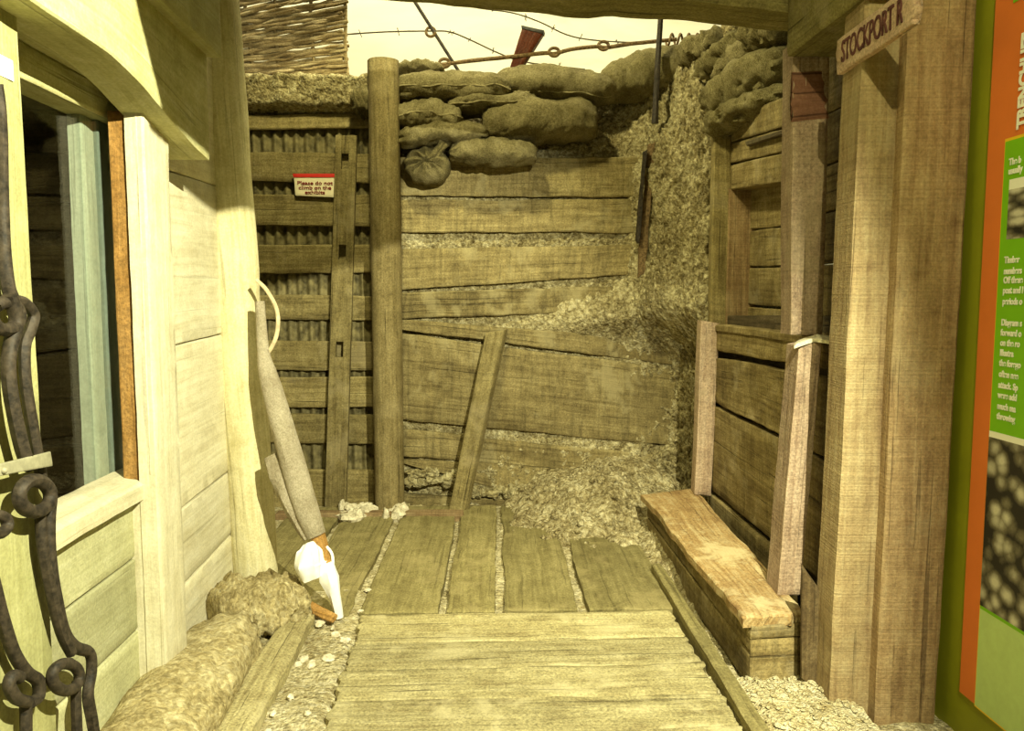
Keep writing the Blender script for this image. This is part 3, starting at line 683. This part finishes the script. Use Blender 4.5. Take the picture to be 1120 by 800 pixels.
tb = thing('tied_sandbag', gc - V((0, 0, .13)), 'tied sandbag end with gathered folds at bottom left of the stack', 'sandbag')
MB().add(vs, fs, uv).build('sack', H_bag, tb, sharp=80)
MB().tube([gc + V((.06, -.05, .05)), gc + V((.10, -.09, .085)), gc + V((.125, -.10, .12))], [.035, .022, .035], 12, 4, .6).build('gathered_neck', H_bag, tb)
# right-hand pile, running along the wall top
def rbag(x0, y0, Y0, x1, y1, Y1, th, W, lab, **k):
    a, b = UY(x0, y0, Y0), UY(x1, y1, Y1); bag(a, b, th, W, 'sandbag', lab, seam=False, wr=.035, pinch=.35, crs=.03, group='sandbags of the right-hand pile', **k)
rbag(788, 137, 4.95, 880, 100, 4.25, .17, .40, 'lowest sandbag of the right-hand pile, on the wall boards', mat=H_mud, seed=101)
rbag(783, 114, 5.00, 880, 62, 4.30, .25, .42, 'thick muddy sandbag second from bottom in right-hand pile', mat=H_mud, seed=111)
rbag(796, 90, 5.10, 848, 42, 4.60, .20, .34, 'sandbag sloping up in the middle of right-hand pile', mat=H_bag2, seed=121)
rbag(786, 92, 4.98, 802, 86, 4.90, .13, .20, 'small square bag end poking out of right-hand pile', mat=H_bag, seed=131)
rbag(775, 82, 5.25, 826, 40, 4.90, .17, .34, 'sandbag leaning left behind the middle of right-hand pile', mat=H_mud, seed=141)
rbag(756, 66, 5.50, 796, 40, 5.20, .20, .36, 'sandbag at far left of right-hand pile under the coiled wire', mat=H_bag2, seed=151)
rbag(806, 40, 5.15, 822, 20, 5.0, .18, .26, 'pale lumpy bag at the very top of right-hand pile', mat=S_heap, seed=161)
rbag(832, 40, 4.7, 872, 28, 4.3, .22, .36, 'dark shadowed bag under the beam on top of right-hand pile', mat=H_bag, seed=171)

# ================================================================== ABOVE THE PARAPET
wt = thing('wattle_hurdle', UY(320, 95, 6.25), 'woven wattle hurdle of twigs standing on the parapet, top left', 'hurdle')
stk = [236, 268, 300, 338, 374]
for k in range(80):
    y0 = -42 + k * 1.82 + random.uniform(-2, 2); pts = []
    sl_ = -.20 - .08 * random.random() + .16 * k / 80; x1 = 377 + random.uniform(-5, 3) + k * .04
    n = 13
    for i in range(n):
        x = 222 + (x1 - 222) * i / (n - 1)
        ph = (x - 236) / 34.5
        pts.append(UY(x, y0 + 4 + sl_ * (x - 300) + random.uniform(-1.2, 1.2), 6.25 + random.uniform(-.012, .012) + .022 * math.cos(math.pi * ph + math.pi * (k % 2))))
    MB().tube(pts, [random.uniform(.009, .016)] * n, 7, 3, .25).build('rod', W_wattle, wt)
for x in stk:
    MB().tube([UY(x + random.uniform(-3, 3) + .04 * (y + 50), y, 6.25) for y in (-60, -20, 20, 60, 100)], .014, 8, 4, .2).build('upright', W_wattle, wt)
lf = thing('screw_picket', UY(497, 68, 6.3), 'thin iron picket slanting up left against the painted sky', 'picket')
MB().tube([UY(450, -4, 6.3), UY(472, 31, 6.3), UY(503, 80, 6.25)], .013, 8, 3, .1).build('shaft', M_iron, lf)
MB().tube([UY(471 + 5 * math.cos(a * .5), 35 + 5 * math.sin(a * .5), 6.28 + .004 * a) for a in range(13)], .011, 8, 2).build('ring_eye', M_rust, lf)
lr = thing('screw_picket', UY(600, 70, 5.95), 'rusty long picket with ring eyes lying across the parapet top', 'picket')
MB().tube([UY(x, y, 5.95) for x, y in ((482, 71), (520, 66), (560, 62), (596, 58), (606, 59), (625, 54), (652, 51), (664, 52), (690, 48), (740, 43))], .015, 8, 5, .15).build('shaft', M_rust, lr)
for cx, cy in ((486, 69), (606, 57), (660, 50)):
    MB().tube([UY(cx + 5.5 * math.cos(a * .5), cy + 4.5 * math.sin(a * .5), 5.93 + .004 * a) for a in range(14)], .012, 8, 2).build('ring_eye', M_rust, lr)
def wire(pts, Y, lab, nb):
    t = thing('barbed_wire', UY(*pts[len(pts) // 2], Y), lab, 'wire')
    P = [UY(x, y, Y) for x, y in pts]; sd_ = MB().tube(P, .0055, 6, 8, .1).build('strand', M_wire, t)
    for k in range(nb):
        f = (k + .5) / nb * (len(P) - 1); i = int(f); p = P[i].lerp(P[i + 1], f - i); m = MB()
        for j in range(2):
            d = V((random.uniform(-.4, .4), random.uniform(-1, 0), random.uniform(-1, 1))).normalized() * .03; m.tube([p - d, p + d], [.003, .003], 5, 1)
        m.build('barb', M_wire, sd_)
wire([(374, 38), (420, 35), (470, 34), (492, 35), (515, 44), (545, 58), (575, 68), (640, 76)], 6.45, 'barbed wire strand crossing from hurdle to rifle butt', 8)
wire([(486, -3), (520, 8), (560, 14), (590, 24), (620, 38), (650, 44), (700, 47)], 6.45, 'barbed wire strand drooping at top centre toward the long picket', 6)
cw = MB().tube([UY(728 + k * .62, 44 + 7 * math.sin(k * .42), 5.98 + .05 * math.cos(k * .42)) for k in range(76)], .009, 7, 1)
tag(cw.build('coiled_wire', M_rust), 'short coil of rusty spring wire beside the right-hand pile', 'wire')
bt_ = thing('rifle', UY(561, 75, 5.95), 'red-brown rifle butt sticking up behind the top sandbags', 'rifle')
a, b, c, d = UY(571, 30, 5.90), UY(556, 78, 5.98), UY(566, 80, 5.98), UY(594, 36, 5.90)
MB().slab(a, b, c, d, (.012, .05, 0), nv=6, wav=.002, rag=0, ch=.010, face=.001).build('stock', W_rifle, bt_)
a, b, c, d = UY(570, 27.5, 5.895), UY(570.5, 31, 5.895), UY(594.5, 37, 5.895), UY(595, 33, 5.895)
MB().slab(a, d, c, b, (.012, .06, 0), nv=3, wav=0, rag=0, ch=.002).build('butt_plate', M_steel, bt_)
vr = MB().tube([UY(723, 10, 5.42), UY(720, 60, 5.44), UY(716, 135, 5.46)], [.018, .02, .023], 8, 6, .15)
tag(vr.build('iron_rod', M_iron), 'dark vertical iron rod driven into the earth right of the sandbags', 'rod')
ap = thing('rusty_stake', UY(703, 300, 5.5), 'broken rusty angle stake embedded beside the plank ends', 'stake')
MB().slab(UY(709, 158, 5.56), UY(698, 304, 5.56), UY(706, 298, 5.54), UY(717, 156, 5.54), (.0, .03, 0), nv=4, wav=.014, rag=.02, ch=.004).build('flange', M_rust, ap)
MB().slab(UY(704, 166, 5.50), UY(696, 262, 5.52), UY(700, 266, 5.52), UY(708, 163, 5.50), (.0, .04, 0), nv=4, wav=.012, rag=.02, ch=.004).build('flange', M_iron, ap)

# ================================================================== RIGHT SIDE
# fire step bench
bz = .26; n0 = UZ(822, 676, bz); f0 = UZ(708, 541, bz)
nr = UZ(880, 668, bz); bn = thing('fire_step_bench', (n0 + f0) / 2 - V((0, 0, bz)), 'low boxed timber fire step bench along the right wall', 'bench')
fr = V((f0.x + .34, f0.y + .15, bz))
MB().slab(V((n0.x - .03, n0.y, bz)), V((f0.x - .03, f0.y, bz)), V((fr.x, fr.y, bz)), V((nr.x, n0.y + .03, bz)), (0, 0, -.035), nv=8, wav=.018, rag=.03, face=.006, ch=.008).build('top_board', W_bench, bn)
for z0, z1 in ((bz - .037, .115), (.108, -.03)):
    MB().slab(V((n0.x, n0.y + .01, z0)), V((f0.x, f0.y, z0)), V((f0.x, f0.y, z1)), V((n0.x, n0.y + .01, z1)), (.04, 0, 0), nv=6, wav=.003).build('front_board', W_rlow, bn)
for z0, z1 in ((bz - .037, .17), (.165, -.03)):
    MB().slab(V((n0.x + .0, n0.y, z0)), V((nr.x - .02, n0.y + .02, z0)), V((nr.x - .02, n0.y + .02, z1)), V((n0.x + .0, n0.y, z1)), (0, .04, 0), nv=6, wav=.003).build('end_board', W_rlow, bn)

# lower revetment boards
lv = thing('board_revetment', UR(830, 560, .05), 'waist-high revetment of broad dark boards behind the bench', 'revetment')
def line(p, q, x): return p[1] + (q[1] - p[1]) * (x - p[0]) / (q[0] - p[0])
xa, xb = 768, 946
for tp, bt2 in ((((789, 355), (932, 376)), ((789, 385), (925, 407))), (((789, 392), (925, 418)), ((785, 442), (893, 496))), (((785, 447), (893, 501)), ((779, 537), (846, 593)))):
    xe = xb if bt2[1][1] != 593 else 915
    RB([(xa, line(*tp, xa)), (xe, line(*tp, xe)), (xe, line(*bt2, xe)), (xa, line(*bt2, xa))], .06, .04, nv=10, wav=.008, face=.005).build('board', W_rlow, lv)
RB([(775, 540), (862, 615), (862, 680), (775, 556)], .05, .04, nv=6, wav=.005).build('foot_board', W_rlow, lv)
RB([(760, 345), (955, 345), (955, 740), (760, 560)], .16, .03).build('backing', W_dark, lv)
# ledge on top of the revetment
zl = UR(830, 361, .05).z
a_, b_ = UR(768, 354, .05), UR(950, 378, .05)
a_.z = b_.z = zl
tag(MB().slab(a_, b_, b_ + RWN * .34, a_ + RWN * .34, (0, 0, -.03), nv=6, wav=.006).build('ledge_board', W_rlow), 'ledge board capping the waist-high revetment', 'board')
def front_post(q, Y, dep, name, mat, lab, **k):
    a, b, c, d = [UY(x, y, Y) for x, y in q]   # order: top-left, bottom-left, bottom-right, top-right
    return tag(MB().slab(a, b, c, d, (0.01, dep, 0), nv=6, **k).build(name, mat), lab, 'post')
front_post([(767, 351), (760, 541), (778, 543), (787, 354)], 4.74, .12, 'revetment_post', W_pink, 'grey post at far end of the bench, against the earth', wav=.003)
front_post([(874, 379), (851, 652), (876, 652), (900, 373)], 3.10, .15, 'revetment_post', W_pink, 'waist-high pinkish post standing on near end of the bench', wav=.003)
pw = MB().slab(UY(869, 377, 3.08), UY(893, 369, 3.10), UY(893, 366, 3.24), UY(872, 372, 3.24), (0, 0, -.012), nv=4, wav=.006, rag=.03)
pw.slab(UY(892, 369, 3.09), UY(930, 375, 2.98), UY(930, 370, 3.14), UY(892, 365, 3.22), (0, 0, -.012), nv=4, wav=.004, rag=.02)
tag(pw.build('splintered_cap', W_pale), 'pale splintered piece of wood capping the waist-high pinkish post', 'board')
front_post([(920, 380), (890, 765), (902, 765), (934, 380)], 2.86, .06, 'batten', W_rlow, 'narrow batten between waist-high pinkish post and the tall timber posts', wav=.004)
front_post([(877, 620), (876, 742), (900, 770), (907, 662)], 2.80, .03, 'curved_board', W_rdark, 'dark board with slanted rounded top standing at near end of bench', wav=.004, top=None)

# upper wall
uw = thing('boarded_wall', UR(830, 360, .17), 'upper boarded wall above the ledge with a shadowed recess', 'wall')
OU = .16
sR = [-40, 60, 124, 180, 232, 289, 345, 392]
for y0, y1 in zip(sR, sR[1:]):
    def yl(x, y): return y + (325 - y) / (525 - 904) * (x - 904)
    x0 = 872
    RB([(x0, yl(x0, y0 + 1.5)), (955, yl(955, y0 + 1.5)), (955, yl(955, y1)), (x0, yl(x0, y1))], OU, .04, nv=8, wav=.006).build('board', W_rlow, uw)
for (l0, r0), (l1, r1) in (((181, 164), (208, 195)), ((158, 136), (179, 162)), ((128, 100), (156, 133))):
    RB([(797, l0), (874, r0), (874, r1), (797, l1)], OU, .04, nv=8, wav=.004).build('header_board', W_rlow, uw)
RB([(814, 155), (868, 138), (868, 143), (816, 160)], OU - .03, .03, nv=3, wav=.002).build('thin_batten', W_dark, uw)
for (l0, r0), (l1, r1) in (((196, 176), (253, 244)), ((255, 246), (292, 290)), ((294, 292), (332, 337)), ((335, 340), (375, 385))):
    RB([(800, l0), (880, r0), (880, r1), (800, l1)], OU + .13, .04, nv=8, wav=.005).build('recess_board', W_rlow, uw)
# recess soffit, linking front boards and recess boards
p, q = UR(797, 208, OU), UR(874, 196, OU)
MB().slab(p, q, q + RWN * .16, p + RWN * .16, (0, 0, .03), nv=4, wav=.002).build('recess_head', W_rlow, uw)
front_post([(782, 146), (777, 354), (798, 356), (800, 150)], 4.86, .10, 'wall_stile', W_slat, 'upright stile at left of the shadowed recess, beside the earth', wav=.003)
p = UY(798, 206, 4.84); q = UY(796, 358, 4.84)
MB().slab(V((p.x, 4.85, p.z)), V((p.x, 4.85, q.z)), V((p.x + .19, 4.85, q.z)), V((p.x + .19, 4.85, p.z)), (0, .03, 0), nv=4, wav=.003).build('recess_jamb', W_right, uw)
pp = front_post([(868, 44), (865, 366), (900, 367), (908, 44)], 3.30, .14, 'wall_post', W_pink, 'pinkish grey square post between recess and tall timbers, standing on the ledge', wav=.003)

W_redp = wood('red_brown_with_shade', (.15, .065, .038), (.22, .105, .066), (.30, .16, .10), mud=.3, spk=.3)
YB([(868, 79), (899, 78), (906, 128), (867, 133)], 3.299, (0, .006, 0), nv=8, wav=.014, rag=.03, ch=.001, face=0).build('red_shade_patch', W_redp, pp)  # red-brown patch, with the shadow at the post top painted into its colour
# tall timbers in the foreground right
front_post([(952, -80), (905, 815), (957, 815), (1000, -80)], 2.66, .16, 'timber_post', W_tan, 'lighter tall squared timber on the left of the two foreground timbers', wav=.004, ch=.012)
front_post([(1000, -80), (955, 830), (1021, 830), (1075, -80)], 2.60, .22, 'timber_post', W_right, 'widest tall brown timber beside the green wall', wav=.003, ch=.01)
# overhead beams
a, b, c, d = UY(192, -80, 3.30), UY(890, -60, 3.30), UY(884, 19, 3.30), UY(192, -42, 3.30)
tag(MB().slab(a, b, c, d, (0, .22, 0), nv=10, wav=.012, ch=.012, face=.006, low=lambda q: .02 * sm(.65, .7, q) * -1).build('cross_beam', W_beam), 'heavy cross beam along the top edge of the view', 'beam')
bx = UX(870, 54, 1.28); b2 = V((1.28, 2.62, bx.z))
tag(MB().slab(V((1.28, 3.295, bx.z + .32)), V((1.28, 2.62, bx.z + .32)), b2, V((1.28, 3.295, bx.z)), (.2, 0, 0), nv=8, wav=.004, ch=.01).build('side_beam', W_beam), 'side beam running from the cross beam to the tall timbers', 'beam')
# name board
SX = UY(946, 40, 2.66).x - .022
nb = thing('name_board', UX(960, 50, SX), 'splintered wooden name board with dark capital letters on the tall timbers', 'sign')
y0, y1 = UX(915, 48, SX).y, UX(999, 0, SX).y; zt_, zb_ = UX(949, 20, SX).z, UX(925, 76, SX).z
MB().slab(V((SX, y0, zt_)), V((SX, y1, zt_ + .01)), V((SX, y1, zb_ + .01)), V((SX, y0, zb_)), (.02, 0, 0), nv=8, wav=.004, rag=.03, ch=.003).build('board', W_sign, nb)
text('STOCKPORT R', .098 * SX / 1.17, frame(V((SX - .002, y0 - .045, zb_ + .032)), (0, -1, .01), (0, 0, 1)), M_carve, nb, ext=.002, off=.0004, sx=.56)

# chips at the near end of the bench
def chips(u, v):
    x = .86 + u * .5; y = 2.2 + v * .75; z = -.02 + .05 * sm(0, .4, u) * sm(1, .8, v) + .012 * fb(V((x * 14, y * 14, 0)), 4)
    return V((x, y, z))
tag(MB().grid(chips, 50, 70).build('chip_litter', S_chip, sharp=180), 'pale wood chip litter on the floor at near end of the bench', 'litter', kind='stuff')
m = MB()
for k in range(160):
    x = random.uniform(.98, 1.34); y = random.uniform(2.45, 2.9); z = chips((x - .86) / .5, (y - 2.2) / .75).z
    r = random.uniform(.006, .016); m.lump(V((x, y, z + .004)), r, r * 1.3, r * .5, .5, n=4)
tag(m.build('wood_chip', S_chip), 'loose pale chips scattered at the foot of the tall timbers', 'litter', kind='stuff')

# information panel on the green wall
PX = XW - .012
ip = thing('information_panel', UX(1100, 400, PX), 'orange and lime printed information panel on the green wall', 'sign')
def rect(y0, y1, z0, z1, x, th=.002): return box((x, min(y0, y1), min(z0, z1)), (x + th, max(y0, y1), max(z0, z1)))
eY = UX(1068, 400, PX).y; NY = .9
zbot = UX(1046, 754, PX).z
rect(eY, NY, zbot, 3.0, PX, .012).build('backing_board', M_orange, ip)
gy = UX(1091, 330, PX).y
x1 = PX - .0012
rect(gy + .004, NY, UX(1058, 766, PX).z, UX(1101, 152, PX).z, x1, .001).build('yellow_edge', M_yel, ip)
x2 = PX - .0024
zpt = UX(1083, 471, PX).z; zpb = UX(1070, 660, PX).z
rect(gy, NY, zpb - .012, UX(1102, 155, PX).z, x2, .001).build('lime_field', M_lime, ip)
rect(gy, NY, UX(1058, 764, PX).z, zpb - .012, x2, .001).build('pale_lime_field', M_plime, ip)
rect(gy, NY, UX(1108, 4, PX).z, 2.95, x2, .001).build('lime_field', M_lime, ip)
x3 = PX - .0036
rect(gy, NY, zpb, zpt - .02, x3, .001).build('photo_print', M_ph2, ip)
rect(gy, NY, zpt - .02, zpt, x3, .001).build('photo_border', M_prtxt, ip)
rect(UX(1104, 220, PX).y, NY, UX(1103, 262, PX).z, UX(1104, 208, PX).z, x3, .001).build('photo_print', M_ph1, ip)
rect(UX(1104, 220, PX).y, NY, UX(1104, 208, PX).z, UX(1104, 197, PX).z, x3, .001).build('photo_border', M_prtxt, ip)
def ptext(body, px, py, size, name='lettering', off=.0004, sx=.8):
    p = UX(px, py + 1, PX); return text(body, size, frame(V((x3 - .001, p.y, p.z)), (0, -1, 0), (0, 0, 1)), M_prtxt, ip, name=name, ext=.0008, off=off, sx=sx)
for s_, px, py in (('The b', 1105, 180), ('usually', 1104.5, 190), ('Timber', 1100, 287), ('numbers', 1099.4, 299), ('Off these', 1099, 309), ('post and l', 1098.4, 320), ('periods o', 1098, 332),
                   ('Diagram s', 1096.6, 355), ('forward o', 1096, 366), ('on the ro', 1095.5, 377), ('Illustra', 1095, 388), ('the forego', 1094.4, 399), ('often nee', 1094, 411), ('attack. Sp', 1093.4, 423), ('were add', 1092.8, 434), ('much ma', 1092.2, 446), ('throwing', 1091.6, 457)):
    ptext(s_, px, py, .029, off=.0009)
p = UX(1109, 143, PX)
text('TRENCHLIFE', .052, frame(V((x3 - .001, p.y - .055, p.z)), (0, 0, 1), (0, 1, 0)), M_prtxt, ip, name='title_lettering', ext=.0008, off=.0025, sx=.98)

# ================================================================== LIGHT
WARM = (1.0, .925, .47)
def spot(loc, tgt, en, ang, blend=.2, rad=.03, col=WARM):
    l = bpy.data.lights.new('lamp', 'SPOT'); l.energy = en; l.spot_size = math.radians(ang); l.spot_blend = blend; l.shadow_soft_size = rad; l.color = col
    o = bpy.data.objects.new('lamp', l); COL.objects.link(o); o.location = loc
    o.rotation_euler = (V(tgt) - V(loc)).to_track_quat('-Z', 'Y').to_euler(); return o
def area(loc, tgt, en, sx, sy, col=WARM):
    l = bpy.data.lights.new('lamp', 'AREA'); l.energy = en; l.shape = 'RECTANGLE'; l.size = sx; l.size_y = sy; l.color = col
    o = bpy.data.objects.new('lamp', l); COL.objects.link(o); o.location = loc
    o.rotation_euler = (V(tgt) - V(loc)).to_track_quat('-Z', 'Y').to_euler(); return o
KEY = V((.9, .6, 2.9))
spot(KEY, (-1.1, 2.7, .9), 1300, 100, .4, .008, (1, .975, .66))
# unseen board, added and shaped only to shade the left facade from this light
tb_ = MB().slab(V((-.16, 1.5, 2.84)), V((.62, 1.5, 2.92)), V((.62, 1.5, 2.70)), V((.05, 1.5, 2.55)), (0, .06, 0), nv=6, wav=.004)
struct(tb_.build('shade_board_1', W_beam))
spot((.3, -.3, 3.6), (1.45, 3.2, 1.2), 240, 52, .6, .02)
spot((-.45, 3.7, 4.3), (.25, 5.7, 1.7), 345, 92, .2, .10)
area((0, 5.9, 5.2), (0, 7.6, 3.2), 165, 5, .6, (1, .92, .55))
area((.2, .3, 3.8), (.2, 4.2, .4), 14, 1.5, 1.0)
w = bpy.data.worlds.new('world'); sc.world = w; w.use_nodes = True
w.node_tree.nodes['Background'].inputs[0].default_value = (1, .94, .38, 1)
w.node_tree.nodes['Background'].inputs[1].default_value = .036
